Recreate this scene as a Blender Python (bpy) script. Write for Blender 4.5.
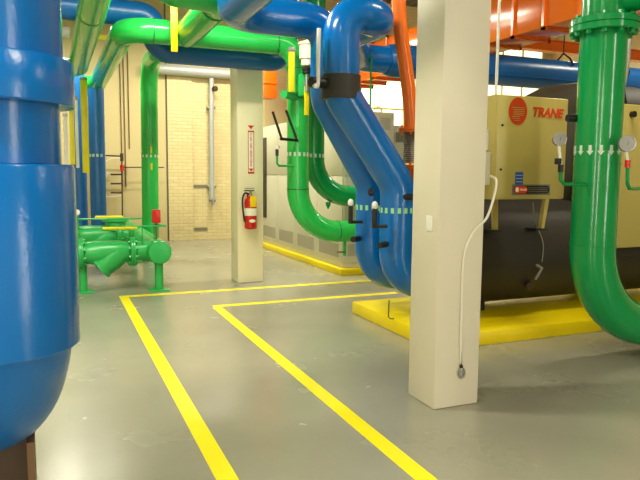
import bpy, bmesh, math, random
from mathutils import Vector, Matrix
random.seed(7)
S = bpy.context.scene
for o in list(bpy.data.objects): bpy.data.objects.remove(o)
COL = S.collection
PI = math.pi

# ------------------------------------------------------------------ camera
cam_d = bpy.data.cameras.new('camera'); cam = bpy.data.objects.new('camera', cam_d); COL.objects.link(cam)
cam_d.sensor_width = 36.0; cam_d.lens = 628.0/640*36.0; cam_d.clip_start = 0.05
FW = Vector((0.38806, 0.91574, -0.10404)); UP = Vector((0.03264, 0.09916, 0.99454)); RT = FW.cross(UP)
cam.matrix_world = Matrix(((RT.x, UP.x, -FW.x, 0), (RT.y, UP.y, -FW.y, 0), (RT.z, UP.z, -FW.z, 1.5), (0, 0, 0, 1)))
S.camera = cam

# ------------------------------------------------------------------ world, exposure
w = bpy.data.worlds.new('world'); S.world = w; w.use_nodes = True
w.node_tree.nodes['Background'].inputs[0].default_value = (0.9, 0.95, 1, 1)
w.node_tree.nodes['Background'].inputs[1].default_value = 0.3
S.view_settings.view_transform = 'Standard'; S.view_settings.look = 'None'
S.view_settings.gamma = 1; S.view_settings.use_curve_mapping = False
S.view_settings.exposure = 0.4

# ceiling lamps: (x, y, z, along_y, watts)
LAMPS = [(-1.2, .8, 4.7, 0, 110), (2.6, -.6, 4.7, 0, 50), (6.4, .6, 4.7, 0, 20),
         (-.2, 4.4, 4.4, 0, 155), (1.3, 6.3, 3.8, 0, 85), (4.4, 4.0, 4.7, 0, 50), (8.6, 5.6, 4.7, 0, 70),
         (.4, 11.6, 4.3, 0, 120), (3.3, 12.2, 4.5, 0, 110), (3.45, 8.75, 4.15, 0, 100), (8.4, 12.4, 4.7, 0, 110), (10.4, 10.0, 4.7, 0, 110)]
LAMP_COL = (1.0, 0.94, 0.76)

# ------------------------------------------------------------------ materials
def lin(c):
    return tuple((v/12.92 if v <= .04045 else ((v+.055)/1.055)**2.4) for v in [x/255. for x in c])
def mat(name, rgb, rough=.4, spec=.5, metal=0., bump=0., bscale=60., var=.06, vscale=3., coat=0., stretch=None):
    m = bpy.data.materials.new(name); m.use_nodes = True
    nt = m.node_tree; n = nt.nodes; L = nt.links; b = n['Principled BSDF']
    c = lin(rgb)
    b.inputs['Roughness'].default_value = rough; b.inputs['Metallic'].default_value = metal
    b.inputs['Specular IOR Level'].default_value = spec; b.inputs['Coat Weight'].default_value = coat
    b.inputs['Coat Roughness'].default_value = .08
    tc = n.new('ShaderNodeTexCoord'); no = n.new('ShaderNodeTexNoise'); no.inputs['Scale'].default_value = vscale
    no.inputs['Detail'].default_value = 4
    L.new(tc.outputs['Object'], no.inputs['Vector'])
    mx = n.new('ShaderNodeMix'); mx.data_type = 'RGBA'
    mx.inputs[6].default_value = tuple(v*(1-var) for v in c)+(1,); mx.inputs[7].default_value = tuple(min(1, v*(1+var)) for v in c)+(1,)
    L.new(no.outputs['Fac'], mx.inputs[0]); L.new(mx.outputs[2], b.inputs['Base Color'])
    if bump:
        n2 = n.new('ShaderNodeTexNoise'); n2.inputs['Scale'].default_value = bscale; n2.inputs['Detail'].default_value = 3
        if stretch:
            mp = n.new('ShaderNodeMapping'); mp.inputs['Scale'].default_value = stretch
            L.new(tc.outputs['Object'], mp.inputs['Vector']); L.new(mp.outputs['Vector'], n2.inputs['Vector'])
        else: L.new(tc.outputs['Object'], n2.inputs['Vector'])
        bp = n.new('ShaderNodeBump'); bp.inputs['Strength'].default_value = bump; bp.inputs['Distance'].default_value = .004
        L.new(n2.outputs['Fac'], bp.inputs['Height']); L.new(bp.outputs['Normal'], b.inputs['Normal'])
    return m
def emat(name, rgb, strength):
    m = bpy.data.materials.new(name); m.use_nodes = True; b = m.node_tree.nodes['Principled BSDF']
    b.inputs['Base Color'].default_value = rgb+(1,); b.inputs['Emission Color'].default_value = rgb+(1,)
    b.inputs['Emission Strength'].default_value = strength
    return m
M = {}
M['blue'] = mat('blue_jacket_paint', (0, 102, 180), .3, .5, bump=.35, bscale=45, var=.05)
M['blue_rough'] = mat('blue_canvas_paint', (0, 102, 180), .2, .55, bump=.16, bscale=110, var=.05, stretch=(1, 1, .5))
M['blue_dimmed'] = mat('dimmed_blue_paint', (14, 92, 160), .3, .5, bump=.3, bscale=40, var=.06)  # jacket blue with haze and dimness put into the colour
M['green'] = mat('green_gloss_paint', (8, 140, 70), .16, .5, bump=.04, bscale=12, var=.05)
M['green_lit'] = mat('lit_green_paint', (38, 178, 76), .2, .5, bump=.06, bscale=14, var=.05)  # same pipe green, colour brightened to stand for better lit runs
M['green_pump'] = mat('green_machine_paint', (40, 172, 84), .28, .5, bump=.1, bscale=40, var=.06)
M['column'] = mat('column_paint', (212, 206, 184), .5, .4, bump=.12, bscale=30, var=.03)
M['column_pale'] = mat('lighter_column_paint', (240, 230, 194), .5, .4, bump=.12, bscale=30, var=.03)  # same finish as the column paint, in a lighter, warmer tone
M['cab'] = mat('cabinet_enamel', (206, 202, 178), .45, .4, bump=.05, bscale=30, var=.03)
M['slot'] = mat('louver_slot', (172, 166, 142), .6)
M['cabdk'] = mat('cabinet_slot', (120, 116, 98), .6)
M['panel'] = mat('tan_panel_enamel', (186, 170, 92), .38, .5, bump=.05, bscale=60, var=.03)
M['yellow'] = mat('yellow_floor_paint', (252, 236, 0), .35, .4, bump=.08, bscale=30, var=.03)
M['yellowpad'] = mat('yellow_pad_paint', (240, 214, 0), .4, .4, bump=.15, bscale=20, var=.06)
M['yellowbar'] = mat('yellow_lever_paint', (226, 208, 10), .4, .4)
M['black'] = mat('black_rubber', (26, 25, 24), .5, .4, bump=.1)
M['barrel'] = mat('dark_insulation_foam', (50, 46, 38), .55, .4, bump=.25, bscale=70, var=.12)
M['olive'] = mat('olive_insulation', (52, 47, 30), .6, .3, bump=.3, bscale=40, var=.1)
M['band'] = mat('black_band_tape', (52, 50, 46), .5, .4, bump=.2)
M['steel'] = mat('grey_steel', (150, 150, 146), .35, .5, metal=.6)
M['galv'] = mat('galvanised_pipe', (178, 182, 178), .4, .5, metal=.2)
M['white'] = mat('white_plastic', (225, 224, 214), .4)
M['cable'] = mat('cream_cable', (222, 218, 200), .5)
M['orange'] = mat('orange_paint', (232, 108, 20), .18, .5, bump=.05, bscale=10, var=.05)
M['red'] = mat('red_enamel', (196, 26, 14), .25, .5)
M['redink'] = mat('red_print', (214, 70, 24), .5, .3, var=.02)
M['signred'] = mat('red_sign_ink', (204, 44, 30), .5, .3, var=.02)
M['paper'] = mat('white_sign', (240, 234, 214), .5, .3, var=.02)
M['tag'] = mat('yellow_tag', (244, 208, 20), .5, .3)
M['bluesticker'] = mat('blue_sticker', (40, 84, 160), .5, .3)
M['rust'] = mat('dark_support_steel', (66, 50, 36), .6, .4, bump=.3, bscale=30, var=.2)
M['brownsteel'] = mat('brown_flange_steel', (112, 84, 56), .6, .4, bump=.2, bscale=30, var=.15)
M['arrow'] = mat('pale_arrow_ink', (196, 214, 196), .5, .3, var=.02)
M['arrowg'] = mat('green_white_mark', (150, 220, 150), .5, .3, var=.02)
M['gaugeface'] = mat('gauge_dial', (210, 208, 196), .25, .5)
M['braid'] = mat('braided_hose', (128, 118, 104), .4, .5, metal=.5, bump=.6, bscale=160)
M['deck'] = mat('ceiling_deck_paint', (120, 116, 100), .6, .3, var=.08)
M['seam'] = mat('dark_green_seam', (18, 104, 52), .5)
M['wall_dimmed'] = mat('shaded_back_wall_paint', (204, 188, 138), .55, .3, bump=.1, bscale=20, var=.04)  # same back wall, its dimmer light put into a darker colour
M['wallplain'] = mat('plain_wall_paint', (222, 206, 158), .6, .3, bump=.1, bscale=20, var=.03)
M['tube'] = emat('fluorescent_tube', (1.0, .93, .75), 6.0)
M['pane_day'] = emat('daylight_glass', (1.0, .97, .88), 16.0)
M['pane'] = emat('daylit_pane', (1.0, .9, .56), 1.3)
M['darkgap'] = mat('dark_metal_door', (62, 54, 40), .6)

def brick_mat():
    m = bpy.data.materials.new('painted_brick'); m.use_nodes = True; nt = m.node_tree; n = nt.nodes; L = nt.links
    b = n['Principled BSDF']; b.inputs['Roughness'].default_value = .33
    tc = n.new('ShaderNodeTexCoord'); mp = n.new('ShaderNodeMapping'); mp.inputs['Rotation'].default_value = (-PI/2, 0, 0)
    L.new(tc.outputs['Object'], mp.inputs['Vector'])
    br = n.new('ShaderNodeTexBrick'); L.new(mp.outputs['Vector'], br.inputs['Vector'])
    br.inputs['Scale'].default_value = 1.0; br.inputs['Brick Width'].default_value = .22; br.inputs['Row Height'].default_value = .075
    br.inputs['Mortar Size'].default_value = .009; br.inputs['Mortar Smooth'].default_value = .3; br.inputs['Bias'].default_value = 0
    br.inputs['Color1'].default_value = lin((224, 208, 156))+(1,); br.inputs['Color2'].default_value = lin((216, 198, 146))+(1,)
    br.inputs['Mortar'].default_value = lin((208, 191, 140))+(1,)
    L.new(br.outputs['Color'], b.inputs['Base Color'])
    no = n.new('ShaderNodeTexNoise'); no.inputs['Scale'].default_value = 14; L.new(tc.outputs['Object'], no.inputs['Vector'])
    ma = n.new('ShaderNodeMath'); ma.operation = 'MULTIPLY_ADD'; ma.inputs[1].default_value = -1.0
    L.new(br.outputs['Fac'], ma.inputs[0]); L.new(no.outputs['Fac'], ma.inputs[2])
    bp = n.new('ShaderNodeBump'); bp.inputs['Strength'].default_value = .6; bp.inputs['Distance'].default_value = .008
    L.new(ma.outputs[0], bp.inputs['Height']); L.new(bp.outputs['Normal'], b.inputs['Normal'])
    return m
M['brick'] = brick_mat()
def floor_mat():
    m = bpy.data.materials.new('grey_epoxy_floor'); m.use_nodes = True; nt = m.node_tree; n = nt.nodes; L = nt.links
    b = n['Principled BSDF']; b.inputs['Specular IOR Level'].default_value = .5
    tc = n.new('ShaderNodeTexCoord'); no = n.new('ShaderNodeTexNoise'); no.inputs['Scale'].default_value = .9; no.inputs['Detail'].default_value = 6
    L.new(tc.outputs['Object'], no.inputs['Vector'])
    cr = n.new('ShaderNodeValToRGB'); cr.color_ramp.elements[0].position = .3; cr.color_ramp.elements[1].position = .7
    cr.color_ramp.elements[0].color = lin((142, 140, 122))+(1,); cr.color_ramp.elements[1].color = lin((158, 156, 137))+(1,)
    L.new(no.outputs['Fac'], cr.inputs[0])
    sp = n.new('ShaderNodeTexNoise'); sp.inputs['Scale'].default_value = 170; sp.inputs['Detail'].default_value = 0
    L.new(tc.outputs['Object'], sp.inputs['Vector'])
    c2 = n.new('ShaderNodeValToRGB'); c2.color_ramp.elements[0].position = .85; c2.color_ramp.elements[1].position = .89
    c2.color_ramp.elements[0].color = (0, 0, 0, 1); c2.color_ramp.elements[1].color = (1, 1, 1, 1)
    L.new(sp.outputs['Fac'], c2.inputs[0])
    mx = n.new('ShaderNodeMix'); mx.data_type = 'RGBA'; L.new(c2.outputs[0], mx.inputs[0]); L.new(cr.outputs[0], mx.inputs[6])
    mx.inputs[7].default_value = lin((210, 206, 184))+(1,); L.new(mx.outputs[2], b.inputs['Base Color'])
    n2 = n.new('ShaderNodeTexNoise'); n2.inputs['Scale'].default_value = 1.6; n2.inputs['Detail'].default_value = 5
    L.new(tc.outputs['Object'], n2.inputs['Vector'])
    mr = n.new('ShaderNodeMapRange'); mr.inputs[1].default_value = .3; mr.inputs[2].default_value = .7; mr.inputs[3].default_value = .16; mr.inputs[4].default_value = .3
    L.new(n2.outputs['Fac'], mr.inputs[0]); L.new(mr.outputs[0], b.inputs['Roughness'])
    n3 = n.new('ShaderNodeTexNoise'); n3.inputs['Scale'].default_value = 60; n3.inputs['Detail'].default_value = 4
    L.new(tc.outputs['Object'], n3.inputs['Vector'])
    bp = n.new('ShaderNodeBump'); bp.inputs['Strength'].default_value = .08; bp.inputs['Distance'].default_value = .008
    L.new(n3.outputs['Fac'], bp.inputs['Height']); L.new(bp.outputs['Normal'], b.inputs['Normal'])
    return m
M['floor'] = floor_mat()

# ------------------------------------------------------------------ mesh helpers
def V(*a): return Vector(a)
def perp(d):
    d = d.normalized(); a = V(0, 0, 1) if abs(d.z) < .9 else V(1, 0, 0)
    u = d.cross(a).normalized(); return u, d.cross(u).normalized()
def add_rings(bm, rings, cap=(True, True), closed=False):
    vs = [[bm.verts.new(p) for p in r] for r in rings]; n = len(vs[0])
    for i in range(len(vs)-1 + (1 if closed else 0)):
        a, b = vs[i], vs[(i+1) % len(vs)]
        for k in range(n):
            try: bm.faces.new((a[k], a[(k+1) % n], b[(k+1) % n], b[k]))
            except ValueError: pass
    if not closed:
        if cap[0]: bm.faces.new(vs[0][::-1])
        if cap[1]: bm.faces.new(vs[-1])
def circle(c, u, v, r, n): return [c + u*(r*math.cos(2*PI*k/n)) + v*(r*math.sin(2*PI*k/n)) for k in range(n)]
def add_cyl(bm, a, b, r, r2=None, n=24):
    a, b = Vector(a), Vector(b); u, v = perp(b-a); add_rings(bm, [circle(a, u, v, r, n), circle(b, u, v, r if r2 is None else r2, n)])
def add_lathe(bm, o, d, prof, n=32):            # prof: (distance along d, radius)
    o, d = Vector(o), Vector(d).normalized(); u, v = perp(d)
    add_rings(bm, [circle(o+d*t, u, v, max(r, .0005), n) for t, r in prof])
def add_tube(bm, pts, r, n=10):
    pts = [Vector(p) for p in pts]; u = None; rings = []
    for i, p in enumerate(pts):
        t = (pts[min(i+1, len(pts)-1)]-pts[max(i-1, 0)]).normalized()
        if u is None: u, v = perp(t)
        else: u = (u - t*u.dot(t)).normalized(); v = t.cross(u)
        rings.append(circle(p, u, v, r, n))
    add_rings(bm, rings)
def add_box(bm, lo, hi, bev=0.):
    lo, hi = Vector(lo), Vector(hi)
    g = bmesh.ops.create_cube(bm, size=1)['verts']
    for q in g: q.co = Vector([(lo[i]+hi[i])/2 + q.co[i]*(hi[i]-lo[i]) for i in range(3)])
    if bev:
        es = list({e for q in g for e in q.link_edges}); bmesh.ops.bevel(bm, geom=es, offset=bev, segments=2, affect='EDGES', profile=.5)
def add_prism(bm, poly, d):                     # poly: list of 3-D points, d: extrusion vector
    a = [bm.verts.new(Vector(p)) for p in poly]; b = [bm.verts.new(Vector(p)+Vector(d)) for p in poly]; n = len(a)
    bm.faces.new(a[::-1]); bm.faces.new(b)
    for k in range(n): bm.faces.new((a[k], a[(k+1) % n], b[(k+1) % n], b[k]))
def smooth_curve(pts, k=6):
    P = [Vector(p) for p in pts]; out = []
    for i in range(len(P)-1):
        p0, p1, p2, p3 = P[max(i-1, 0)], P[i], P[i+1], P[min(i+2, len(P)-1)]
        for j in range(k):
            t = j/k; out.append(.5*((2*p1)+(p2-p0)*t+(2*p0-5*p1+4*p2-p3)*t*t+(3*p1-p0-3*p2+p3)*t**3))
    return out+[P[-1]]
def finish(bm, name, m, parent=None, smooth=True):
    bmesh.ops.recalc_face_normals(bm, faces=bm.faces)
    me = bpy.data.meshes.new(name); bm.to_mesh(me); bm.free()
    me.materials.append(M[m])
    if smooth:
        for p in me.polygons: p.use_smooth = True
        me.set_sharp_from_angle(angle=math.radians(38))
    o = bpy.data.objects.new(name, me); COL.objects.link(o)
    if parent is not None: attach(o, parent)
    return o
def world_loc(o):
    p = V(0, 0, 0)
    while o is not None: p = p+o.location; o = o.parent
    return p
def attach(o, parent):
    o.parent = parent; o.location = o.location - world_loc(parent)
def part(name, m, parent, fn, smooth=True):
    bm = bmesh.new(); fn(bm); return finish(bm, name, m, parent, smooth)
def box(name, m, parent, lo, hi, bev=0.): return part(name, m, parent, lambda bm: add_box(bm, lo, hi, bev))
def cyl(name, m, parent, a, b, r, r2=None, n=24): return part(name, m, parent, lambda bm: add_cyl(bm, a, b, r, r2, n))
def tube(name, m, parent, pts, r, n=10): return part(name, m, parent, lambda bm: add_tube(bm, pts, r, n))
def lathe(name, m, parent, o, d, prof, n=32): return part(name, m, parent, lambda bm: add_lathe(bm, o, d, prof, n))
def tag(o, label, cat, group=None):
    o['label'] = label; o['category'] = cat
    if group: o['group'] = group
    return o
def thing(name, label, cat, loc, group=None):
    o = bpy.data.objects.new(name, None); o.empty_display_size = .1; COL.objects.link(o); o.location = loc
    return tag(o, label, cat, group)
def struct(o): o['kind'] = 'structure'; return o
def text_part(name, m, parent, body, size, origin, xdir, ydir, shear=0., bold=0., align='LEFT', depth=.002):
    c = bpy.data.curves.new(name, 'FONT'); c.body = body; c.size = size; c.shear = shear; c.offset = bold; c.align_x = align
    c.extrude = depth; c.resolution_u = 3
    t = bpy.data.objects.new('t', c); COL.objects.link(t)
    dg = bpy.context.evaluated_depsgraph_get(); me = bpy.data.meshes.new_from_object(t.evaluated_get(dg))
    bpy.data.objects.remove(t)
    x, y = Vector(xdir).normalized(), Vector(ydir).normalized(); z = x.cross(y); o3 = Vector(origin)
    for q in me.vertices: q.co = o3 + x*q.co.x + y*q.co.y + z*q.co.z
    me.materials.clear(); me.materials.append(M[m])
    o = bpy.data.objects.new(name, me); COL.objects.link(o); attach(o, parent); return o

def pipe_parts(root, pts, r, bend, m, n=40, rings=True, ring_m=None, elbow_r=None, names=('pipe_section', 'elbow')):
    """Straight sections, elbows and joint rings along a route, each a mesh of its own."""
    P = [Vector(p) for p in pts]; bends = bend if isinstance(bend, (list, tuple)) else [bend]*(len(P)-2)
    prev = P[0]; fr = None
    def sweep(name, path, rr, caps):
        nonlocal fr
        bm = bmesh.new(); rg = []
        for i, p in enumerate(path):
            t = (path[min(i+1, len(path)-1)]-path[max(i-1, 0)]).normalized()
            if i == 0 and name == 'e': t = t
            if fr is None: fr = perp(t)[0]
            u = (fr - t*fr.dot(t)).normalized(); fr = u; v = t.cross(u); rg.append(circle(p, u, v, rr, n))
        add_rings(bm, rg, caps); return finish(bm, name, m, root)
    for i in range(1, len(P)):
        last = i == len(P)-1
        if last: end = P[i]
        else:
            d0 = (P[i]-P[i-1]).normalized(); d1 = (P[i+1]-P[i]).normalized(); ang = d0.angle(d1)
            R = bends[i-1]; tl = R*math.tan(ang/2); end = P[i]-d0*tl
        L = (end-prev).length
        if L > .005:
            k = max(1, int(L/.5)); sweep(names[0], [prev.lerp(end, j/k) for j in range(k+1)], r, (True, True))
        if not last:
            nrm = (d1-d0).normalized(); bc = P[i]+nrm*(R/math.cos(ang/2)); st = end-bc; ax = d0.cross(d1).normalized()
            k = max(6, int(ang/(PI/2)*16)); path = [bc+(Matrix.Rotation(ang*j/k, 3, ax) @ st) for j in range(k+1)]
            # exact end tangents: extend path with small stubs
            path = [end-d0*.004]+path+[P[i]+d1*(tl+.004)]
            sweep(names[1], path, (elbow_r or r)+.0012, (True, True))
            if rings:
                for c, d in ((end, d0), (P[i]+d1*tl, d1)):
                    lathe('joint_ring', ring_m or m, root, c-d*.006, d, [(0, r+.001), (.001, r+.005), (.011, r+.005), (.012, r+.001)], n)
            prev = P[i]+d1*tl
def arrow_band(root, cx, cy, z, r, n, wid, hei, m, shape='arrow', a0=0.):
    w, h = wid/2, hei/2
    if shape == 'arrow': poly = [(-w*.45, h), (-w*.45, -h*.15), (-w, -h*.15), (0, -h), (w, -h*.15), (w*.45, -h*.15), (w*.45, h)]
    else: poly = [(-w, -h), (w, -h), (w, h), (-w, h)]
    me = None
    for k in range(n):
        if me is None:
            bm = bmesh.new(); add_prism(bm, [(r-.006, p[0], p[1]) for p in poly], (.0085, 0, 0))
            o = finish(bm, 'flow_arrow', m, None, False); me = o.data
        else: o = bpy.data.objects.new('flow_arrow', me); COL.objects.link(o)
        o.location = (cx, cy, z); o.rotation_euler = (0, 0, a0+2*PI*k/n); attach(o, root)
def flange(root, c, d, r, rb, th=.035, nb=8, m='green', bolts=True, name='flange'):
    c, d = Vector(c), Vector(d).normalized()
    fo = lathe(name, m, root, c-d*th, d, [(0, r), (0, rb-.006), (.006, rb), (th-.004, rb), (th-.002, rb-.012), (th+.002, rb-.012), (th+.004, rb), (2*th-.006, rb), (2*th, rb-.006), (2*th, r)], 40)
    if not bolts: return
    u, v = perp(d); me = None
    for k in range(nb):
        a = 2*PI*(k+.5)/nb; p = c+(u*math.cos(a)+v*math.sin(a))*(r+(rb-r)*.55)
        if me is None:
            bm = bmesh.new(); add_cyl(bm, -d*(th+.025), d*(th+.025), (rb-r)*.27, n=6)
            o = finish(bm, 'bolt', m, None, False); me = o.data
        else: o = bpy.data.objects.new('bolt', me); COL.objects.link(o)
        o.location = p; attach(o, fo)

# ================================================================== SETTING
X0, X1, Y0, Y1, ZC = -4.0, 13.0, -4.0, 14.1, 5.7
fl = struct(box('floor', 'floor', None, (X0, Y0, -.1), (X1, Y1, 0)))
struct(box('wall_back', 'brick', None, (X0, Y1, -.1), (X1, Y1+.2, ZC)))
wb = bpy.data.objects['wall_back']
struct(box('wall_left', 'wallplain', None, (X0-.2, Y0, -.1), (X0, Y1+.2, ZC)))
struct(box('wall_right', 'wallplain', None, (X1, Y0, -.1), (X1+.2, Y1+.2, ZC)))
struct(box('wall_front', 'wallplain', None, (X0, Y0-.2, -.1), (X1, Y0, ZC)))
def deck(bm):
    prof = []; x = X0
    while x < X1:
        prof += [(x, 0), (x+.09, 0), (x+.12, .06), (x+.21, .06), (x+.24, 0)]; x += .24
    for i in range(len(prof)-1):
        (xa, za), (xb, zb) = prof[i], prof[i+1]
        if xb-xa < 1e-6: continue
        bm.faces.new([bm.verts.new(p) for p in ((xa, Y0, ZC+za), (xb, Y0, ZC+zb), (xb, Y1+.2, ZC+zb), (xa, Y1+.2, ZC+za))])
    bm.faces.new([bm.verts.new(p) for p in ((X0-.2, Y0-.2, ZC+.12), (X1+.2, Y0-.2, ZC+.12), (X1+.2, Y1+.2, ZC+.12), (X0-.2, Y1+.2, ZC+.12))])
struct(part('ceiling', 'deck', None, deck, False))
LT = .105
for lo, hi in (((.69, 7.80, 0), (4.3, 7.80+LT, .0016)), ((1.62, 6.86, 0), (4.0, 6.86+LT, .0016)),
               ((.69, .6, 0), (.69+LT, 7.80, .0016)), ((1.60, .6, 0), (1.60+LT, 6.86, .0016))):
    box('painted_line', 'yellow', fl, lo, hi)
# brick pilaster, joint and slots on the back wall
box('shaded_bay', 'wall_dimmed', wb, (.3, Y1-.03, 0), (2.29, Y1+.01, ZC))  # bay toned darker to show the shade at this end
box('brick_pilaster', 'brick', wb, (2.33, Y1-.05, 0), (2.87, Y1+.01, ZC))
box('expansion_joint', 'cabdk', wb, (2.29, Y1-.006, 0), (2.33, Y1+.01, ZC))
for z in (1.215, .25): box('vent_slot', 'cabdk', wb, (2.89, Y1-.02, z-.03), (3.19, Y1+.01, z+.03))
box('wall_pier', 'wallplain', wb, (4.5, Y1-.18, 0), (4.95, Y1+.01, ZC))
def window(name, x0, x1, z0, z1, nx):
    o = struct(box(name, 'pane', None, (x0, Y1-.03, z0), (x1, Y1-.005, z1)))
    for a, b in (((x0-.08, z0-.08), (x1+.08, z0)), ((x0-.08, z1), (x1+.08, z1+.08)), ((x0-.08, z0), (x0, z1)), ((x1, z0), (x1+.08, z1))):
        box('window_frame', 'wallplain', o, (a[0], Y1-.06, a[1]), (b[0], Y1-.002, b[1]))
    for k in range(1, nx):
        x = x0+(x1-x0)*k/nx; box('mullion', 'wallplain', o, (x-.025, Y1-.05, z0), (x+.025, Y1-.004, z1))
window('window_1', 6.75, 8.2, 2.6, 3.92, 1)
window('window_2', 10.6, 12.6, 3.3, 5.0, 3)
def window_near(name, axis, a0, a1, z0, z1):
    W = (lambda a, d, z: (a, Y0+d, z)) if axis == 'x' else (lambda a, d, z: (X0+d, a, z))
    def bb(nm, m_, par, a, b, d0, d1, c, e): return box(nm, m_, par, W(a, d0, c), W(b, d1, e))
    o = struct(bb(name, 'pane_day', None, a0, a1, .005, .03, z0, z1))
    for a, b, c, e in ((a0-.08, a1+.08, z0-.08, z0), (a0-.08, a1+.08, z1, z1+.08), (a0-.08, a0, z0, z1), (a1, a1+.08, z0, z1)): bb('window_frame', 'wallplain', o, a, b, .002, .06, c, e)
    for k in (1, 2, 3): z = z0+(z1-z0)*k/4; bb('mullion', 'wallplain', o, a0, a1, .004, .05, z-.025, z+.025)
window_near('window_3', 'x', 5.0, 5.55, .4, 4.3)
window_near('window_4', 'y', -2.2, -1.75, .4, 4.3)
window_near('window_5', 'x', -1.9, -1.4, .4, 4.3)

# ------------------------------------------------------------------ ceiling lamps
for i, (x, y, z, along, W) in enumerate(LAMPS):
    t = thing('ceiling_lamp', 'long white fluorescent strip lamp hung below the ceiling deck', 'lamp', (x, y, z), 'fluorescent strip lamps')
    h = (.65, .09) if not along else (.09, .65)
    box('housing', 'white', t, (x-h[0], y-h[1], z+.03), (x+h[0], y+h[1], z+.1), .01)
    for s in (-1, 1):
        if along: cyl('tube', 'tube', t, (x+.045*s, y-.6, z), (x+.045*s, y+.6, z), .014, n=10)
        else: cyl('tube', 'tube', t, (x-.6, y+.045*s, z), (x+.6, y+.045*s, z), .014, n=10)
        q = (x+.5*s, y, z) if not along else (x, y+.5*s, z)
        cyl('hanger_rod', 'steel', t, (q[0], q[1], z+.1), (q[0], q[1], ZC), .006, n=8)
    ld = bpy.data.lights.new('lamp_light', 'AREA'); ld.shape = 'RECTANGLE'; ld.size = 1.2; ld.size_y = .16; ld.energy = W; ld.color = LAMP_COL
    lo = bpy.data.objects.new('lamp_light', ld); COL.objects.link(lo); lo.location = (x, y, z-.03)
    if along: lo.rotation_euler = (0, 0, PI/2)
    attach(lo, t)

# ------------------------------------------------------------------ columns
def column(name, label, lo, hi, m='column'):
    t = thing(name, label, 'column', ((lo[0]+hi[0])/2, (lo[1]+hi[1])/2, 0))
    box('shaft', m, t, (lo[0], lo[1], 0), (hi[0], hi[1], ZC), .012)
    return t
c1 = column('column', 'square cream column with a cable and wall plate on it', (2.2, 3.3), (2.545, 3.62))
box('wall_plate', 'white', c1, (2.193, 3.365, 1.145), (2.2, 3.435, 1.245), .002)
cab1 = [(2.62, 3.36, 1.50), (2.612, 3.28, 1.47), (2.60, 3.285, 1.36), (2.55, 3.285, 1.23), (2.47, 3.29, 1.16), (2.41, 3.291, 1.06), (2.385, 3.291, .95), (2.384, 3.291, .7), (2.386, 3.291, .45), (2.392, 3.291, .29)]
tag(tube('cable', 'cable', None, smooth_curve(cab1), .0085, 8), 'thin cream cable looping off the panel and running down the column', 'cable')
t = thing('wall_hook', 'small metal hook hanging low on the cream column', 'hook', (2.395, 3.28, .2))
cyl('stem', 'rust', t, (2.39, 3.29, .45), (2.395, 3.285, .27), .004, n=8)
part('eye', 'steel', t, lambda bm: add_rings(bm, [circle(V(2.398+.022*math.cos(a), 3.285, .225+.03*math.sin(a)), V(math.cos(a), 0, math.sin(a)), V(0, 1, 0), .008, 8) for a in [2*PI*k/16 for k in range(16)]], closed=True))
cyl('collar', 'black', t, (2.392, 3.285, .262), (2.394, 3.285, .28), .011, n=10)
c2 = column('column', 'square cream column carrying the red fire extinguisher', (2.30, 8.31), (2.665, 8.67), 'column_pale')

# ------------------------------------------------------------------ fire extinguisher and sign
ex, ey = 2.455, 8.22
t = thing('fire_extinguisher', 'red fire extinguisher with yellow tag hung on the cream column', 'fire extinguisher', (ex, ey, .72))
lathe('cylinder', 'red', t, (ex, ey, .715), (0, 0, 1), [(0, .05), (.005, .07), (.02, .083), (.36, .083), (.40, .075), (.43, .05), (.445, .03), (.455, .025)], 28)
lathe('label', 'paper', t, (ex, ey, .90), (0, 0, 1), [(0, .0835), (.001, .0845), (.10, .0845), (.101, .0835)], 28)
lathe('neck', 'steel', t, (ex, ey, 1.165), (0, 0, 1), [(0, .024), (.04, .024), (.042, .018), (.07, .018)], 16)
box('handle', 'black', t, (ex-.09, ey-.012, 1.23), (ex+.05, ey+.012, 1.245), .003)
box('lever', 'steel', t, (ex-.08, ey-.011, 1.262), (ex+.05, ey+.011, 1.274), .003)
tube('hose', 'black', t, smooth_curve([(ex-.02, ey, 1.19), (ex-.08, ey, 1.20), (ex-.115, ey-.01, 1.12), (ex-.115, ey-.02, 1.0), (ex-.1, ey-.02, .88), (ex-.09, ey-.02, .82)]), .013, 8)
box('tag', 'tag', t, (ex-.03, ey-.094, 1.02), (ex+.055, ey-.086, 1.17), .001)
part('emblem', 'paper', t, lambda bm: add_prism(bm, [(ex+.045*math.cos(a), ey-.087, .83+.022*math.sin(a)) for a in [2*PI*k/16 for k in range(16)]], (0, .012, 0)))
box('bracket', 'red', t, (ex-.03, ey+.08, .78), (ex+.03, 8.31, 1.2), .002)
for o_ in t.children: o_.location.z += .035
t = thing('extinguisher_sign', 'tall narrow red and white sign above the fire extinguisher', 'sign', (2.488, 8.305, 1.5))
box('sign_board', 'paper', t, (2.445, 8.301, 1.5), (2.531, 8.31, 2.08))
for lo, hi in (((2.445, 1.5), (2.453, 2.08)), ((2.523, 1.5), (2.531, 2.08)), ((2.445, 1.5), (2.531, 1.525)), ((2.445, 2.06), (2.531, 2.08))):
    box('red_border', 'signred', t, (lo[0], 8.298, lo[1]), (hi[0], 8.302, hi[1]))
for k, ch in enumerate('FIRE EXTINGUISHER'):
    if ch != ' ': text_part('letter', 'signred', t, ch, .036, (2.488, 8.3, 2.018-k*.0262), (1, 0, 0), (0, 0, 1), bold=.0008, align='CENTER')
part('arrow_mark', 'signred', t, lambda bm: add_prism(bm, [(2.455, 8.297, 1.57), (2.521, 8.297, 1.57), (2.488, 8.297, 1.53)], (0, .004, 0)))
part('arrow_top', 'signred', t, lambda bm: add_prism(bm, [(2.445, 8.3, 2.15), (2.531, 8.3, 2.15), (2.488, 8.3, 2.10)], (0, .008, 0)))

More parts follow.
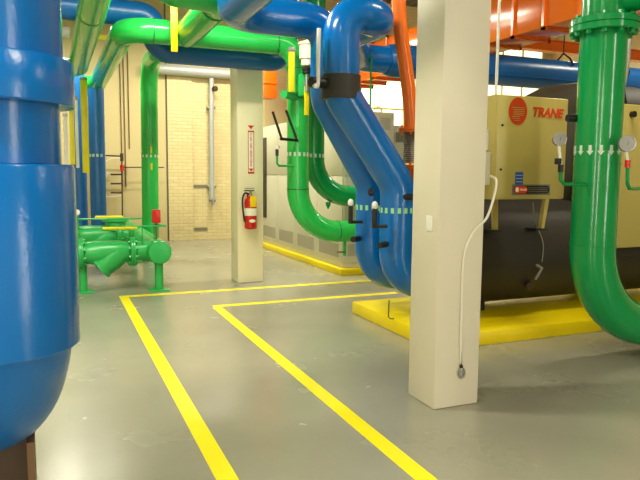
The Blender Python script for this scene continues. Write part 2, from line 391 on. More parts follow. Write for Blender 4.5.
# ================================================================== PIPEWORK
# --- large blue riser beside the camera
bx, by = -.18, 2.24
t = thing('blue_riser', 'huge blue jacketed riser with stepped collars and a bottom elbow', 'pipe', (bx, by, .45))
lathe('upper_jacket', 'blue_rough', t, (bx, by, 1.84), (0, 0, 1), [(0, .222), (1.2, .222), (2.4, .222), (ZC-1.84, .222)], 64)
lathe('collar', 'blue_rough', t, (bx, by, 1.705), (0, 0, 1), [(0, .21), (.001, .250), (.006, .254), (.135, .254), (.141, .250), (.142, .21)], 64)
lathe('middle_jacket', 'blue_rough', t, (bx, by, 1.525), (0, 0, 1), [(0, .208), (.182, .208)], 64)
lathe('lower_jacket', 'blue_rough', t, (bx, by, .935), (0, 0, 1), [(0, .22), (.002, .243), (.008, .248), (.58, .248), (.588, .243), (.589, .2)], 64)
az = math.radians(105); dv = V(math.cos(az), math.sin(az), 0); ft = V(bx, by, .7)
pipe_parts(t, [(bx, by, 1.2), ft, ft+dv*2.6], .23, .4, 'blue', 56, True)
t = thing('pipe_support', 'dark brown steel support stand under the big blue elbow', 'pipe support', (-.16, 2.42, 0))
box('web', 'rust', t, (-.215, 2.42, .015), (-.118, 2.435, .56)); box('edge_flange', 'brownsteel', t, (-.118, 2.38, .015), (-.094, 2.50, .54))
box('base_plate', 'rust', t, (-.27, 2.32, 0), (-.03, 2.56, .015))

# --- green riser in front of the chiller
gx, gy, gr = 3.905, 3.7, .17
t = thing('green_riser', 'thick glossy green riser with bolted flange in front of the chiller', 'pipe', (gx, gy, .15))
pipe_parts(t, [(gx, gy, ZC), (gx, gy, .265), (6.6, gy, .265)], gr, .7, 'green', 56, True)
flange(t, (gx, gy, 2.635), (0, 0, 1), gr, .25, .05, 12, 'green')
arrow_band(t, gx, gy, 1.70, gr, 14, .052, .075, 'arrow')
lathe('band_ring', 'green', t, (gx, gy, 1.59), (0, 0, 1), [(0, gr), (.001, gr+.003), (.012, gr+.003), (.013, gr)], 48)
cyl('branch_neck', 'green', t, (gx+.05, gy-.05, 2.80), (gx+.09, gy-.3, 2.80), .085, n=24); cyl('branch_cap', 'cab', t, (gx+.09, gy-.3, 2.80), (gx+.1, gy-.34, 2.80), .115, n=32)
def gauge(root, c, d, stem_pts, face=.05, valve='black'):
    c, d = Vector(c), Vector(d).normalized()
    g = lathe('gauge', 'steel', root, c-d*.045, d, [(0, face*.8), (.004, face*.97), (.04, face), (.045, face*1.04), (.05, face*1.04), (.051, face*.92), (.047, face*.9)], 28)
    lathe('dial', 'gaugeface', g, c-d*.001, d, [(0, face*.9), (.002, face*.9)], 28)
    u, v = perp(d); tip = c+d*.003
    part('needle', 'black', g, lambda bm: add_tube(bm, [tip-V(0, 0, .01), tip+V(.012, 0, .03)], .002, 6))
    tube('gauge_pipe', 'green', root, stem_pts, .014, 10)
    v0 = Vector(stem_pts[-1])
    cyl('valve', valve, root, v0-V(0, 0, .03), v0+V(0, 0, .025), .02, n=12)
    cyl('stem', 'white', root, v0+V(0, 0, .02), c-d*.02-V(0, 0, face*.9), .011, n=10)
GD = (-.45, -.88, .06)
gauge(t, (3.35, 3.52, 1.765), GD, [(3.76, 3.65, 1.44), (3.5, 3.55, 1.445), (3.42, 3.53, 1.445), (3.385, 3.53, 1.475), (3.38, 3.53, 1.56)], .046)
box('valve_grip', 'black', t, (3.325, 3.50, 1.585), (3.36, 3.54, 1.63), .006)
gauge(t, (3.90, 3.42, 1.745), GD, [(4.4, 3.62, 1.42), (4.1, 3.5, 1.41), (3.98, 3.45, 1.415), (3.945, 3.44, 1.45), (3.935, 3.44, 1.60)], .058, 'red')
cyl('plug', 'black', t, (3.80, 3.78, 1.95), (3.68, 3.80, 1.95), .028, n=14)
cyl('plug_collar', 'green', t, (3.84, 3.74, 1.95), (3.755, 3.77, 1.95), .038, n=16)

# --- twin blue drops into the chiller
br = .163
def blue_twin(label, y, head, headbend, ux):
    t = thing('blue_drop_pipe', label, 'pipe', (2.975, y, .3))
    pts = head+[(ux, y, 2.22), (2.995, y, 1.40), (2.995, y, .47), (3.38, y, .47)]
    pipe_parts(t, pts, br, headbend+[.3, .3, .30], 'blue_rough', 44, False)
    arrow_band(t, 2.995, y, 1.17, br, 16, .03, .05, 'arrowg', 'bar')
    return t
tf = blue_twin('blue insulated pipe with black band, jogging down to the chiller', 5.2, [(3.885, 7.1, 2.93), (3.5, 7.1, 2.93), (2.815, 5.95, 2.93), (2.815, 5.2, 2.92), (2.395, 5.2, 2.92)], [.3, .3, .2, .2], 2.395)
lathe('black_band', 'band', tf, (2.395, 5.2, 2.165), (0, 0, 1), [(0, br), (.001, br+.012), (.21, br+.012), (.211, br)], 44)
tr = blue_twin('blue insulated pipe behind its banded twin, coming from overhead', 5.72, [(1.5, .4, 2.95), (1.5, 5.72, 2.95), (2.485, 5.72, 2.95)], [.32, .22], 2.485)
def thermo(root, x, y, z, s=1.):
    b = cyl('thermometer_well', 'black', root, (x+.13, y, z-.13), (x, y, z-.13), .016, n=10)
    box('thermometer_stem', 'black', root, (x-.018, y-.018, z-.145), (x+.018, y+.018, z+.04), .004)
    part('thermometer_cap', 'white', root, lambda bm: add_lathe(bm, (x, y, z+.03), (0, 0, 1), [(0, .02), (.02, .03), (.05, .026), (.065, .012), (.068, .002)], 14))
thermo(tf, 2.66, 5.02, 1.165); thermo(tr, 2.68, 5.56, 1.165)
cyl('tap', 'black', tf, (2.83, 5.1, .86), (2.72, 5.03, .86), .03, n=12); cyl('tap', 'black', tr, (2.82, 5.65, .86), (2.72, 5.58, .86), .03, n=12)
cyl('tap', 'black', tf, (2.99, 5.05, 1.30), (3.02, 4.96, 1.30), .03, n=12); tube('bleed_tube', 'white', tf, [(3.05, 4.96, 1.30), (3.06, 4.955, 1.45), (3.075, 4.95, 1.56)], .013, 8)
cyl('tap', 'black', tr, (2.9, 5.56, 1.32), (2.86, 5.48, 1.34), .03, n=12)
tube('drain_wire', 'rust', tf, [(2.9, 5.15, .315), (2.885, 5.13, .16), (2.9, 5.11, .145), (2.93, 5.1, .145)], .006, 8)
tube('vent_tube', 'white', tf, smooth_curve([(2.135, 5.1, 2.74), (2.125, 5.09, 2.5), (2.12, 5.08, 2.28), (2.105, 5.08, 2.25), (2.08, 5.08, 2.265)]), .018, 10)
cyl('valve_block', 'black', tf, (2.24, 5.16, 2.29), (2.07, 5.11, 2.29), .045, n=14)

# --- twin green drops into the second machine, and their overhead runs
g2 = .14
t = thing('green_drop_pipe', 'green pipe running overhead, then dropping to the low elbow by the cabinet', 'pipe', (2.885, 7.55, .6))
GZ = 3.11
pipe_parts(t, [(-1.6, 12.45, GZ), (.80, 12.45, GZ), (.80, 7.55, GZ), (2.885, 7.55, GZ), (2.885, 7.55, .75), (4.35, 7.55, .75)], g2, [.3, .3, .3, .56], 'green_lit', 40, True, 'seam')
pipe_parts(t, [(1.49, 7.55, GZ), (1.49, 5.8, GZ), (.84, 5.8, GZ), (.84, 5.8, ZC)], .15, [.28, .28], 'green_lit', 40, False)
lathe('joint_ring', 'seam', t, (1.49, 6.12, GZ), (0, -1, 0), [(0, .15), (.002, .158), (.018, .158), (.02, .15)], 40)
arrow_band(t, 2.885, 7.55, 1.75, g2, 14, .03, .05, 'arrow', 'bar')
for a, b in (((2.30+.17, 7.33, 2.25), (2.585, 7.33, 1.93)), ((2.63, 7.30, 2.27), (2.77, 7.30, 1.93))):
    tube('black_lever', 'black', t, [a, b], .016, 8)
cyl('lever_shaft', 'black', t, (2.57, 7.33, 1.925), (2.83, 7.42, 1.92), .018, n=10)
cyl('bracket', 'green_pump', t, (2.60, 7.3, 2.46), (2.80, 7.45, 2.46), .05, n=14)
tube('gauge_pipe', 'green_pump', t, [(2.78, 7.45, 1.60), (2.56, 7.35, 1.60), (2.53, 7.34, 1.63), (2.53, 7.34, 1.72)], .014, 8)
cyl('gauge_valve', 'rust', t, (2.53, 7.34, 1.72), (2.53, 7.34, 1.80), .02, n=10); cyl('gauge_cap', 'white', t, (2.53, 7.34, 1.80), (2.53, 7.34, 1.84), .035, n=12)
tube('drain_tube', 'green_pump', t, [(3.56, 7.55, .64), (3.56, 7.55, .42)], .022, 10); cyl('drain_handle', 'rust', t, (3.56, 7.53, .47), (3.44, 7.53, .475), .009, n=8)
box('valve_body', 'green_pump', t, (2.80, 7.28, 2.45), (2.95, 7.42, 2.72), .02)
lathe('actuator', 'cable', t, (2.875, 7.24, 2.80), (0, 0, 1), [(0, .05), (.01, .07), (.08, .07), (.085, .09), (.15, .095), (.24, .095), (.25, .11), (.28, .11), (.29, .06), (.31, .02)], 24)
lathe('actuator_coil', 'black', t, (2.875, 7.24, 2.71), (0, 0, 1), [(0, .035), (.01, .06), (.03, .05), (.05, .06), (.08, .04)], 20)
cyl('actuator_shaft', 'steel', t, (2.875, 7.24, 2.5), (2.875, 7.24, 2.72), .02, n=10)
t = thing('green_drop_pipe', 'green pipe behind its twin, turning toward the cabinet at the higher elbow', 'pipe', (3.32, 8.0, 1.04))
pipe_parts(t, [(3.29, 8.0, ZC), (3.29, 8.0, 1.2), (4.5, 8.0, 1.2)], g2, .52, 'green', 40, True)
arrow_band(t, 3.29, 8.0, 1.75, g2, 14, .03, .05, 'arrow', 'bar')
part('drip_nub', 'green', t, lambda bm: add_lathe(bm, (3.50, 7.98, 1.02), (0, 0, 1), [(0, .005), (.06, .035), (.1, .035)], 12))

# --- other overhead runs
t = thing('green_overhead_pipe', 'green pipe passing overhead beside the big blue riser', 'pipe', (.43, 8, GZ))
pipe_parts(t, [(.41, .5, GZ), (.41, 10.7, GZ), (-2.2, 10.7, GZ)], g2, .3, 'green_lit', 40, True)
lathe('joint_ring', 'seam', t, (.41, 6.9, GZ), (0, 1, 0), [(0, g2), (.003, g2+.006), (.02, g2+.006), (.023, g2)], 40)
t = thing('green_wall_riser', 'slim green riser standing before the brick wall, with elbow on top', 'pipe', (1.5, 11.0, 0))
pipe_parts(t, [(3.6, 9.7, 3.3), (1.53, 9.7, 3.3), (1.53, 11.0, 3.3), (1.505, 11.0, 0)], .14, [.3, .42], 'green_lit', 36, True)
arrow_band(t, 1.52, 11.0, 1.78, .14, 12, .03, .045, 'arrow', 'bar')
for z in (1.83, 1.55): box('yellow_sticker', 'yellowbar', t, (1.51, 10.855, z), (1.54, 10.864, z+.11))
t = thing('blue_overhead_pipe', 'blue overhead pipe that steps down behind the green run', 'pipe', (1.2, 8.1, 2.9))
pipe_parts(t, [(-3.2, 8.1, 3.41), (1.20, 8.1, 3.41), (1.20, 8.1, 3.0), (2.93, 8.1, 3.0), (2.93, 8.1, ZC)], .148, [.18, .2, .25], 'blue_dimmed', 40, False)
t = thing('blue_header_pipe', 'wide blue header pipe crossing behind the orange pipe and column', 'pipe', (3, 7.1, 2.75))
pipe_parts(t, [(4.0, 7.1, 2.93), (11.5, 7.1, 2.93)], .205, .3, 'blue_dimmed', 48, False)
box('lap_seam', 'blue_dimmed', t, (3.98, 6.905, 2.835), (11.5, 6.93, 2.848))
lathe('reducer', 'blue_dimmed', t, (4.0, 7.1, 2.93), (-1, 0, 0), [(0, .205), (.08, .19), (.12, .178)], 40)
part('hanger', 'black', t, lambda bm: (add_tube(bm, [(6.75, 6.9, 3.04), (6.75, 6.97, 3.15), (6.75, 7.1, 3.24), (6.75, 7.23, 3.15), (6.75, 7.3, 3.04)], .014, 8), add_tube(bm, [(6.75, 7.1, 3.24), (6.75, 7.1, ZC)], .008, 8)))
tube('drop_line', 'green', t, [(3.55, 6.88, 2.95), (3.55, 6.86, 2.9), (3.55, 6.86, 2.3)], .012, 8)
t = thing('blue_wall_riser', 'blue riser with pale marker band, standing near the back wall', 'pipe', (.735, 12.0, .3))
pipe_parts(t, [(.745, 12.0, 2.975), (.735, 12.0, 0)], .138, .28, 'blue_dimmed', 36, False)
arrow_band(t, .735, 12.0, 1.80, .138, 12, .04, .05, 'arrow', 'bar')
t = thing('blue_wall_riser', 'blue riser half hidden behind the big blue jacketed pipe', 'pipe', (.43, 12.3, .3))
pipe_parts(t, [(.44, 12.3, 3.4), (.43, 12.3, 0)], .138, .28, 'blue_dimmed', 36, False)

# --- hanging yellow levers
def hang_bar(label, a, b, wd, m='yellowbar', name='hanging_lever', cat='lever', group=None):
    t = thing(name, label, cat, b)
    lo = (b[0]-wd/2, b[1]-.012, b[2]); hi = (b[0]+wd/2, b[1]+.012, a[2])
    box('bar', m, t, lo, hi, .004); box('clip', 'steel', t, (b[0]-wd/2-.01, b[1]-.02, a[2]-.03), (b[0]+wd/2+.01, b[1]+.02, a[2]+.02), .004)
    return t
hang_bar('yellow lever hanging in front of the green overhead tee', (1.305, 7.33, 3.44), (1.305, 7.33, 2.86), .075)
hang_bar('longer yellow lever hanging from the bend of the green overhead pipe', (2.70, 7.3, 3.0), (2.70, 7.3, 2.49), .075)
hang_bar('short yellow lever hanging on the green drop pipe below the actuator', (2.885, 7.27, 2.60), (2.885, 7.27, 2.22), .055)
hang_bar('tall yellow upright bar between the blue wall risers', (.50, 11, 3.0), (.50, 11, 1.49), .105, name='upright_bar', cat='bar')
hang_bar('narrow yellow upright bar beside the big blue riser', (.30, 10.9, 2.70), (.30, 10.9, 1.62), .07, name='upright_bar', cat='bar')
hang_bar('white upright conduit between two yellow bars', (.375, 11.0, 2.68), (.375, 11.0, 1.57), .05, 'white', 'conduit', 'conduit')
hang_bar('white upright conduit hugging the edge of the big blue riser', (.205, 10.8, 2.4), (.205, 10.8, 1.62), .055, 'white', 'conduit', 'conduit')

tag(tube('chain_guide', 'green_pump', None, [(.735, 8.9, 3.44), (.75, 8.9, 3.49), (.885, 8.9, 3.57), (.965, 8.9, 3.525), (.735, 8.9, 3.44), (.88, 8.9, 3.44), (.885, 8.9, 3.57)], .012, 6), 'thin green triangular chain guide behind the green overhead elbow', 'chain guide')
tag(cyl('stub_pipe', 'white', None, (-.8, 9.4, 3.38), (.27, 9.4, 3.38), .07, n=20), 'short white pipe between the big blue riser and green overhead pipe', 'pipe')
tag(box('yellow_marker', 'yellowbar', None, (.55, 9.6, 3.36), (.78, 9.63, 3.43)), 'small yellow marker strip between the two green overhead pipes', 'marker')
# --- orange pipe with braided hose
t = thing('orange_pipe', 'curving orange pipe ending in a flange and braided hose', 'pipe', (3.31, 5.5, 1.1))
tube('pipe_section', 'orange', t, smooth_curve([(3.06, 5.5, ZC), (3.10, 5.5, 4.2), (3.135, 5.5, 3.2), (3.185, 5.5, 2.8), (3.25, 5.5, 2.45), (3.295, 5.5, 2.15), (3.305, 5.5, 1.96)], 10), .07, 28)
flange(t, (3.306, 5.5, 1.945), (0, 0, 1), .078, .125, .022, 6, 'orange')
lathe('braided_hose', 'braid', t, (3.308, 5.5, 1.62), (0, 0, 1), [(i*.01, .07+(.006 if i % 2 else 0)) for i in range(31)], 24)
flange(t, (3.308, 5.5, 1.58), (0, 0, 1), .078, .125, .022, 6, 'orange')
cyl('pipe_section', 'orange', t, (3.306, 5.5, 1.56), (3.306, 5.5, 1.34), .07)

# --- grey conduit pipe on the back wall
t = thing('grey_wall_pipe', 'pale grey pipe crossing the brick wall with a long drop', 'pipe', (3.28, 13.95, .85))
cyl('pipe_section', 'galv', t, (1.9, 13.93, 3.70), (4.45, 13.93, 3.70), .11)
cyl('drop_pipe', 'galv', t, (3.285, 13.97, 3.66), (3.27, 13.97, .92), .055, n=18)
for z in (2.95, 1.2): box('clamp', 'steel', t, (3.19, 13.95, z-.03), (3.37, 14.1, z+.03), .005)
cyl('tap', 'steel', t, (3.20, 13.93, .92), (3.34, 13.93, .90), .045, n=12); cyl('tap_spout', 'steel', t, (3.27, 13.93, .93), (3.28, 13.90, .80), .035, n=12); cyl('tap_wheel', 'rust', t, (3.33, 13.9, 3.35), (3.35, 13.84, 3.35), .06, n=12)
# --- thin riser with red valve on the back wall
t = thing('thin_riser', 'thin dark riser with side stubs and a red valve by the back wall', 'pipe', (1.32, 13.8, .5))
cyl('rod', 'rust', t, (1.335, 13.8, 1.87), (1.31, 13.8, 0), .014, n=10); cyl('valve', 'red', t, (1.333, 13.8, 1.54), (1.333, 13.8, 1.66), .04, n=12)
cyl('side_run', 'rust', t, (.70, 13.8, 1.86), (1.335, 13.8, 1.84), .016, n=10); cyl('side_run', 'rust', t, (1.333, 13.8, 1.61), (2.2, 13.8, 1.62), .012, n=10); cyl('tee', 'rust', t, (1.335, 13.8, 1.74), (1.335, 13.8, 1.90), .035, n=12)
for z in (1.46, 1.27, 1.08): cyl('stub', 'rust', t, (1.33, 13.8, z), (1.10, 13.8, z), .018, n=10)
tag(tube('loose_cable', 'cable', None, smooth_curve([(1.33, 13.8, 1.8), (1.1, 13.75, 1.78), (.85, 13.7, 1.6), (.78, 13.7, 1.4), (.95, 13.72, 1.36), (1.05, 13.72, 1.5), (.9, 13.7, 1.3), (.86, 13.7, 1.05), (1.1, 13.75, 1.0), (1.3, 13.8, 1.02)]), .010, 6), 'thin pale cable looped on the back wall', 'cable')
for x in (1.36, 1.43, 1.52): tag(cyl('wall_conduit', 'brownsteel', None, (x, 14.055, 1.2 if x < 1.5 else 2.0), (x, 14.055, ZC), .012, n=8), 'thin conduit running down the back wall to the riser' if x < 1.5 else 'shorter thin conduit ending high on the back wall', 'conduit', 'wall conduits')

# ================================================================== GREEN STRAINER MANIFOLD
HZ = .5
t = thing('strainer_manifold', 'green cast strainer and header assembly on short steel legs', 'pump strainer', (.75, 8.2, 0))
lathe('header', 'green_pump', t, (1.21, 8.0, HZ), (0, 1, 0), [(0, .10), (.01, .135), (.03, .148), (.3, .148), (4.4, .148), (4.44, .13), (4.46, .02)], 36)
def leg(x, y, zt):
    cyl('leg', 'green_pump', t, (x, y, .012), (x, y, zt), .055, n=20); box('foot_plate', 'green_pump', t, (x-.12, y-.11, 0), (x+.12, y+.11, .02), .003)
leg(1.21, 8.14, HZ-.1); leg(.30, 8.3, HZ-.1); leg(1.21, 10.9, HZ-.1); leg(.30, 10.1, HZ-.1)
def branch(y, z):
    cyl('branch_pipe', 'green_pump', t, (1.21, y, z), (.93, y, z), .125, n=32)
    flange(t, (.90, y, z), (1, 0, 0), .125, .195, .03, 10, 'green_pump')
    lathe('strainer_body', 'green_pump', t, (.87, y, z), (-1, 0, 0), [(0, .125), (.05, .13), (.12, .145), (.45, .15), (.52, .14), (.56, .13)], 36)
    part('strainer_leg', 'green_pump', t, lambda bm: add_lathe(bm, (.74, y, z), (-.78, 0, -.62), [(0, .15), (.12, .165), (.26, .15), (.27, .165), (.31, .165), (.315, .10), (.34, .02)], 28))
    flange(t, (.28, y, z), (1, 0, 0), .125, .195, .03, 10, 'green_pump')
    cyl('branch_pipe', 'green_pump', t, (.25, y, z), (-1.6, y, z), .125, n=32)
branch(8.28, .5); branch(10.1, .55)
lathe('valve_bonnet', 'green_pump', t, (.86, 10.1, .62), (0, 0, 1), [(0, .16), (.12, .15), (.14, .20), (.18, .20), (.19, .1), (.22, .06)], 28)
cyl('valve_neck', 'green_pump', t, (.90, 8.28, .66), (.90, 8.28, .80), .035, n=14)
tube('yellow_handle', 'yellowbar', t, [(.54, 8.12, .815), (.78, 8.14, .81), (.955, 8.2, .80)], .018, 8)
tube('yellow_handle', 'yellowbar', t, [(.56, 9.95, .83), (.84, 10.0, .825), (.96, 10.05, .82)], .024, 8)
tube('sensing_line', 'green_pump', t, [(-.2, 8.2, .93), (1.02, 8.2, .925), (1.02, 8.2, .6)], .011, 8)
tube('sensing_line', 'green_pump', t, [(-.2, 8.3, .80), (1.33, 8.25, .82)], .012, 8)
tube('sensing_line', 'green_pump', t, [(1.18, 8.3, .62), (1.18, 8.3, .84), (1.33, 8.25, .82)], .012, 8)
box('red_actuator', 'red', t, (1.155, 8.22, .86), (1.255, 8.32, 1.03), .006); cyl('actuator_stem', 'brownsteel', t, (1.205, 8.27, .62), (1.205, 8.27, .87), .014, n=10)
lathe('gauge', 'gaugeface', t, (.25, 8.1, 1.02), (-.1, -1, 0), [(0, .03), (.02, .036), (.03, .036), (.032, .026)], 20)
cyl('gauge_stem', 'green_pump', t, (.255, 8.15, .98), (.255, 8.2, .62), .01, n=8)

# ================================================================== CHILLER
t = thing('chiller_pad', 'yellow painted concrete pad under the dark chiller', 'pad', (5.5, 5.2, 0))
box('slab', 'yellowpad', t, (2.95, 4.45, 0), (9.2, 6.05, .13), .012)
pt = .13
CY, CZ, CR = 5.35, .74, .55
t = thing('chiller', 'large dark insulated chiller with tan control panels on a yellow pad', 'chiller', (5.5, CY, pt))
lathe('evaporator_shell', 'barrel', t, (3.62, CY, CZ), (1, 0, 0), [(0, CR-.02), (.02, CR), (2, CR), (4, CR), (5.2, CR), (5.22, CR-.02)], 56)
lathe('tube_sheet', 'olive', t, (3.56, CY, CZ), (1, 0, 0), [(0, CR+.02), (.01, CR+.04), (.06, CR+.04), (.07, CR)], 56)
lathe('water_box', 'barrel', t, (3.38, CY, CZ), (1, 0, 0), [(0, CR-.08), (.02, CR-.03), (.18, CR)], 56)
for x in (3.9, 5.6, 7.6):
    box('saddle', 'barrel', t, (x, CY-.2, pt), (x+.12, CY+.3, CZ-.45), .01)
# condenser and compressor above
lathe('condenser_shell', 'olive', t, (3.7, CY+.25, 1.66), (1, 0, 0), [(0, .3), (.02, .36), (2.5, .36), (4.8, .36), (4.82, .3)], 48)
lathe('compressor', 'olive', t, (4.75, CY+.3, 2.05), (1, 0, 0), [(0, .05), (.05, .22), (.18, .36), (.4, .46), (.8, .52), (1.6, .52), (1.9, .44), (2.1, .2)], 48)
tube('suction_bend', 'olive', t, smooth_curve([(5.1, CY, 1.2), (5.1, CY-.1, 1.6), (5.25, CY, 2.1)]), .2, 24)
for x0, x1 in ((3.76, 3.79), (4.37, 4.34)):
    part('bracket_leg', 'panel', t, lambda bm: add_prism(bm, [(x0-.015, 4.72, 1.30), (x0+.03, 4.72, 1.30), (x1+.01, 4.72, 1.0), (x1-.025, 4.72, 1.0)], (0, .05, 0)))
    box('bracket_foot', 'black', t, (x1-.10, 4.70, .985), (x1+.03, 4.86, 1.0))
tube('sensor_wire', 'steel', t, smooth_curve([(4.2, 4.72, 1.25), (4.30, 4.79, 1.06), (4.40, 4.78, .85), (4.405, 4.79, .66)]), .005, 6)
tube('drain_elbow', 'steel', t, [(4.36, 4.82, .63), (4.39, 4.77, .60), (4.36, 4.77, .56), (4.34, 4.80, .49)], .016, 8); cyl('drain_plug', 'rust', t, (4.33, 4.93, .45), (4.30, 4.82, .42), .042, n=12)
# control panel
PY = 4.4
cp = box('control_panel', 'panel', t, (3.49, PY+.02, 1.295), (4.27, PY+.32, 2.19), .008)
box('panel_door', 'panel', cp, (3.495, PY, 1.30), (4.265, PY+.022, 2.185), .006)
cyl('door_screw', 'black', cp, (3.545, PY-.006, 1.93), (3.545, PY+.002, 1.93), .011, n=12); cyl('door_screw', 'black', cp, (3.545, PY-.006, 1.555), (3.545, PY+.002, 1.555), .011, n=12)
lc = V(3.705, 0, 2.055)
part('logo_disc', 'redink', cp, lambda bm: add_prism(bm, [(lc.x+.099*math.cos(a), PY-.003, lc.z+.118*math.sin(a)) for a in [2*PI*k/40 for k in range(40)]], (0, .004, 0)))
for k in range(8):
    z = lc.z+.028-k*.0155; w0 = .07*math.sqrt(max(.05, 1-((z-lc.z)/.118)**2)); x0 = lc.x-w0*(1 if k in (0, 5, 6) else .75); x1 = lc.x+w0*(.95 if k < 5 else .3)
    box('logo_stripe', 'panel', cp, (x0, PY-.005, z), (x1, PY-.002, z+.005))
text_part('logo_lettering', 'redink', cp, 'TRANE', .108, (3.858, PY-.001, 2.022), (1, 0, -.012), (0, 0, 1), shear=.22, bold=.005)
box('blue_label', 'bluesticker', cp, (3.705, PY-.003, 1.425), (3.79, PY+.001, 1.535))
for k in range(3): box('label_line', 'arrow', cp, (3.713, PY-.0045, 1.448+k*.028), (3.782, PY-.002, 1.452+k*.028))
def pill(bm, x0, x1, z0, z1, y, d):
    r = (z1-z0)/2; zc = (z0+z1)/2
    pts = [(x1-r+r*math.cos(a), y, zc+r*math.sin(a)) for a in [-PI/2+PI*k/10 for k in range(11)]]+[(x0+r+r*math.cos(a), y, zc+r*math.sin(a)) for a in [PI/2+PI*k/10 for k in range(11)]]
    add_prism(bm, pts, (0, d, 0))
NX, NZ = 3.69, 1.345
box('nameplate_backing', 'cabdk', cp, (NX-.015, PY-.002, NZ-.012), (NX+.41, PY+.001, NZ+.082))
part('nameplate', 'black', cp, lambda bm: pill(bm, NX, NX+.4, NZ, NZ+.072, PY-.005, .004))
part('nameplate_red', 'redink', cp, lambda bm: pill(bm, NX+.005, NX+.15, NZ+.005, NZ+.067, PY-.007, .003))
part('nameplate_disc', 'paper', cp, lambda bm: add_prism(bm, [(NX+.036+.018*math.cos(a), PY-.009, NZ+.036+.022*math.sin(a)) for a in [2*PI*k/20 for k in range(20)]], (0, .003, 0)))
text_part('nameplate_lettering', 'paper', cp, 'TRANE', .024, (NX+.063, PY-.007, NZ+.028), (1, 0, 0), (0, 0, 1), shear=.2, bold=.0006, depth=.001)
for k in range(3): box('nameplate_line', 'cabdk', cp, (NX+.16, PY-.0065, NZ+.016+k*.017), (NX+.38, PY-.0045, NZ+.021+k*.017))
jb = box('junction_box', 'cab', t, (3.40, PY+.06, 1.42), (3.488, PY+.2, 1.70), .006); box('lid', 'cab', jb, (3.395, PY+.055, 1.69), (3.495, PY+.2, 1.705))
box('junction_box', 'white', t, (3.44, PY+.1, 1.72), (3.49, PY+.2, 1.90), .004)
tube('conduit_drop', 'white', t, [(3.53, PY+.08, 2.17), (3.53, PY+.08, ZC)], .013, 10)
# second panel
cp2 = box('starter_cabinet', 'panel', t, (5.02, 4.52, .80), (6.3, 4.8, 2.2), .01)
box('panel_door', 'panel', cp2, (5.03, 4.5, .81), (6.29, 4.522, 2.19), .006); cyl('door_knob', 'black', cp2, (5.16, 4.46, 2.10), (5.16, 4.5, 2.10), .03, n=14)
box('starter_bracket', 'barrel', t, (5.05, 4.75, .66), (6.3, 5.0, .80), .01)
tube('flex_conduit', 'galv', t, smooth_curve([(5.08, 4.6, 2.2), (5.10, 4.55, 2.5), (5.06, 4.5, 2.8), (5.04, 4.5, 3.2), (5.0, 4.6, 3.24)]), .03, 12)
for k, (m_, dx) in enumerate((('yellowbar', 0), ('blue', .05), ('black', .1))): tube('wire', m_, t, smooth_curve([(5.12+dx, 4.62, 2.2), (5.05+dx, 4.6, 2.38), (5.12+dx, 4.62, 2.55), (5.2+dx, 4.9, 2.6)]), .014, 8)

# ================================================================== SECOND MACHINE (cabinet on pad)
t = thing('cabinet_pad', 'low yellow concrete pad under the long beige cabinet', 'pad', (4.5, 10.4, 0))
box('slab', 'yellowpad', t, (3.89, 8.38, 0), (5.3, 12.5, .10), .01)
t = thing('machine_cabinet', 'long beige louvred machine cabinet behind the green pipes', 'cabinet', (4.4, 10.4, .1))
box('body', 'cab', t, (3.96, 8.46, .1), (4.79, 12.4, 2.44), .01)
ys = [8.47, 9.45, 10.43, 11.41, 12.39]
for i in range(4):
    for z0, z1 in ((.18, 1.47), (1.485, 2.43)):
        box('side_panel', 'cab', t, (3.945, ys[i]+.006, z0), (3.965, ys[i+1]-.006, z1), .004)
    ya = ys[i]+.12
    def lv(bm):
        for k in range(19): add_box(bm, (3.936, ya+k*.04, .25), (3.95, ya+k*.04+.02, .46))
    part('louver', 'slot', t, lv, False)
for z0, z1 in ((.18, 1.47), (1.485, 2.43)): box('front_panel', 'cab', t, (3.97, 8.445, z0), (4.78, 8.465, z1), .004)
for x in (4.02, 4.30, 4.54):
    def lv2(bm):
        for k in range(6): add_box(bm, (x, 8.436, 2.18+k*.03), (x+.17, 8.448, 2.195+k*.03))
    part('louver', 'slot', t, lv2, False)
box('front_grille', 'slot', t, (4.03, 8.437, .28), (4.35, 8.447, .46))
part('lifting_eye', 'cab', t, lambda bm: add_rings(bm, [circle(V(4.55+.07*math.cos(a), 8.55, 2.45+.07*math.sin(a)), V(math.cos(a), 0, math.sin(a)), V(0, 1, 0), .018, 8) for a in [2*PI*k/20 for k in range(20)]], closed=True))
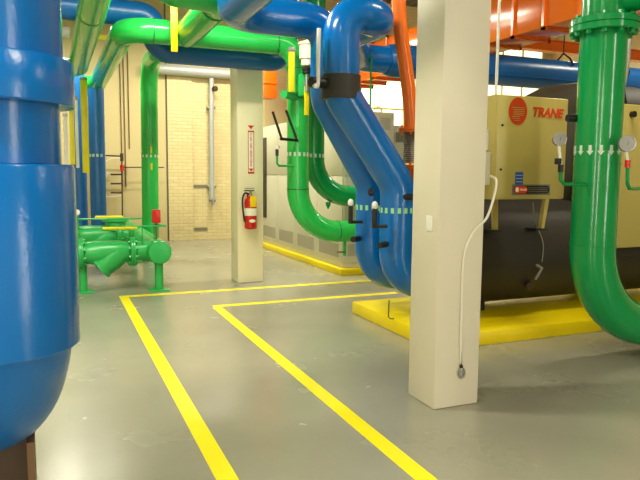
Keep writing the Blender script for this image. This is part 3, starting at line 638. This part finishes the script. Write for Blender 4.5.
part('vent_knob', 'rust', t, lambda bm: add_lathe(bm, (4.28, 8.55, 2.42), (0, 0, 1), [(0, .02), (.03, .02), (.035, .05), (.06, .06), (.09, .05), (.105, .02)], 16))
box('end_door', 'darkgap', t, (3.925, 12.08, .62), (3.95, 12.36, 2.22), .004)
t = thing('annex_cabinet', 'small beige cabinet standing beside the long louvred one', 'cabinet', (4.95, 8.8, .1))
box('body', 'cab', t, (4.80, 8.5, .1), (5.05, 9.1, 2.25), .008); box('vent', 'cabdk', t, (4.85, 8.49, 2.0), (5.0, 8.502, 2.15))
tag(tube('yellow_gas_line', 'yellowbar', None, [(3.4, 8.3, 2.47), (5.4, 8.3, 2.47)], .012, 8), 'thin yellow line running level above the beige cabinet', 'pipe')

# ================================================================== ORANGE DUCTS
t = thing('orange_duct', 'big orange sheet metal duct with ribs under the ceiling', 'duct', (5.7, 7.5, 3.22))
box('duct_body', 'orange', t, (5.36, 1.5, 3.24), (5.9, 13.6, 3.84), .004)
for k in range(22):
    y = 1.62+k*.54
    part('duct_flange', 'orange', t, lambda bm: [add_box(bm, a, b) for a, b in (((5.325, y, 3.205), (5.362, y+.04, 3.875)), ((5.325, y, 3.205), (5.935, y+.04, 3.242)), ((5.898, y, 3.205), (5.935, y+.04, 3.875)), ((5.325, y, 3.838), (5.935, y+.04, 3.875)))], False)
t = thing('orange_beam', 'orange steel beam crossing behind the big orange duct', 'beam', (9, 10, 3.95))
box('web', 'orange', t, (6.2, 9.98, 3.97), (12.9, 10.02, 4.15)); box('beam_flange', 'orange', t, (6.2, 9.9, 3.95), (12.9, 10.1, 3.97)); box('beam_flange', 'orange', t, (6.2, 9.9, 4.15), (12.9, 10.1, 4.17))
t = thing('orange_duct_drop', 'short orange duct drop beside the cream column, near the back wall', 'duct', (4.3, 13, 3.1))
box('duct_body', 'orange', t, (4.08, 12.9, 3.10), (4.44, 13.25, ZC), .004); box('duct_flange', 'orange', t, (4.06, 12.88, 3.40), (4.46, 13.27, 3.44), .003)
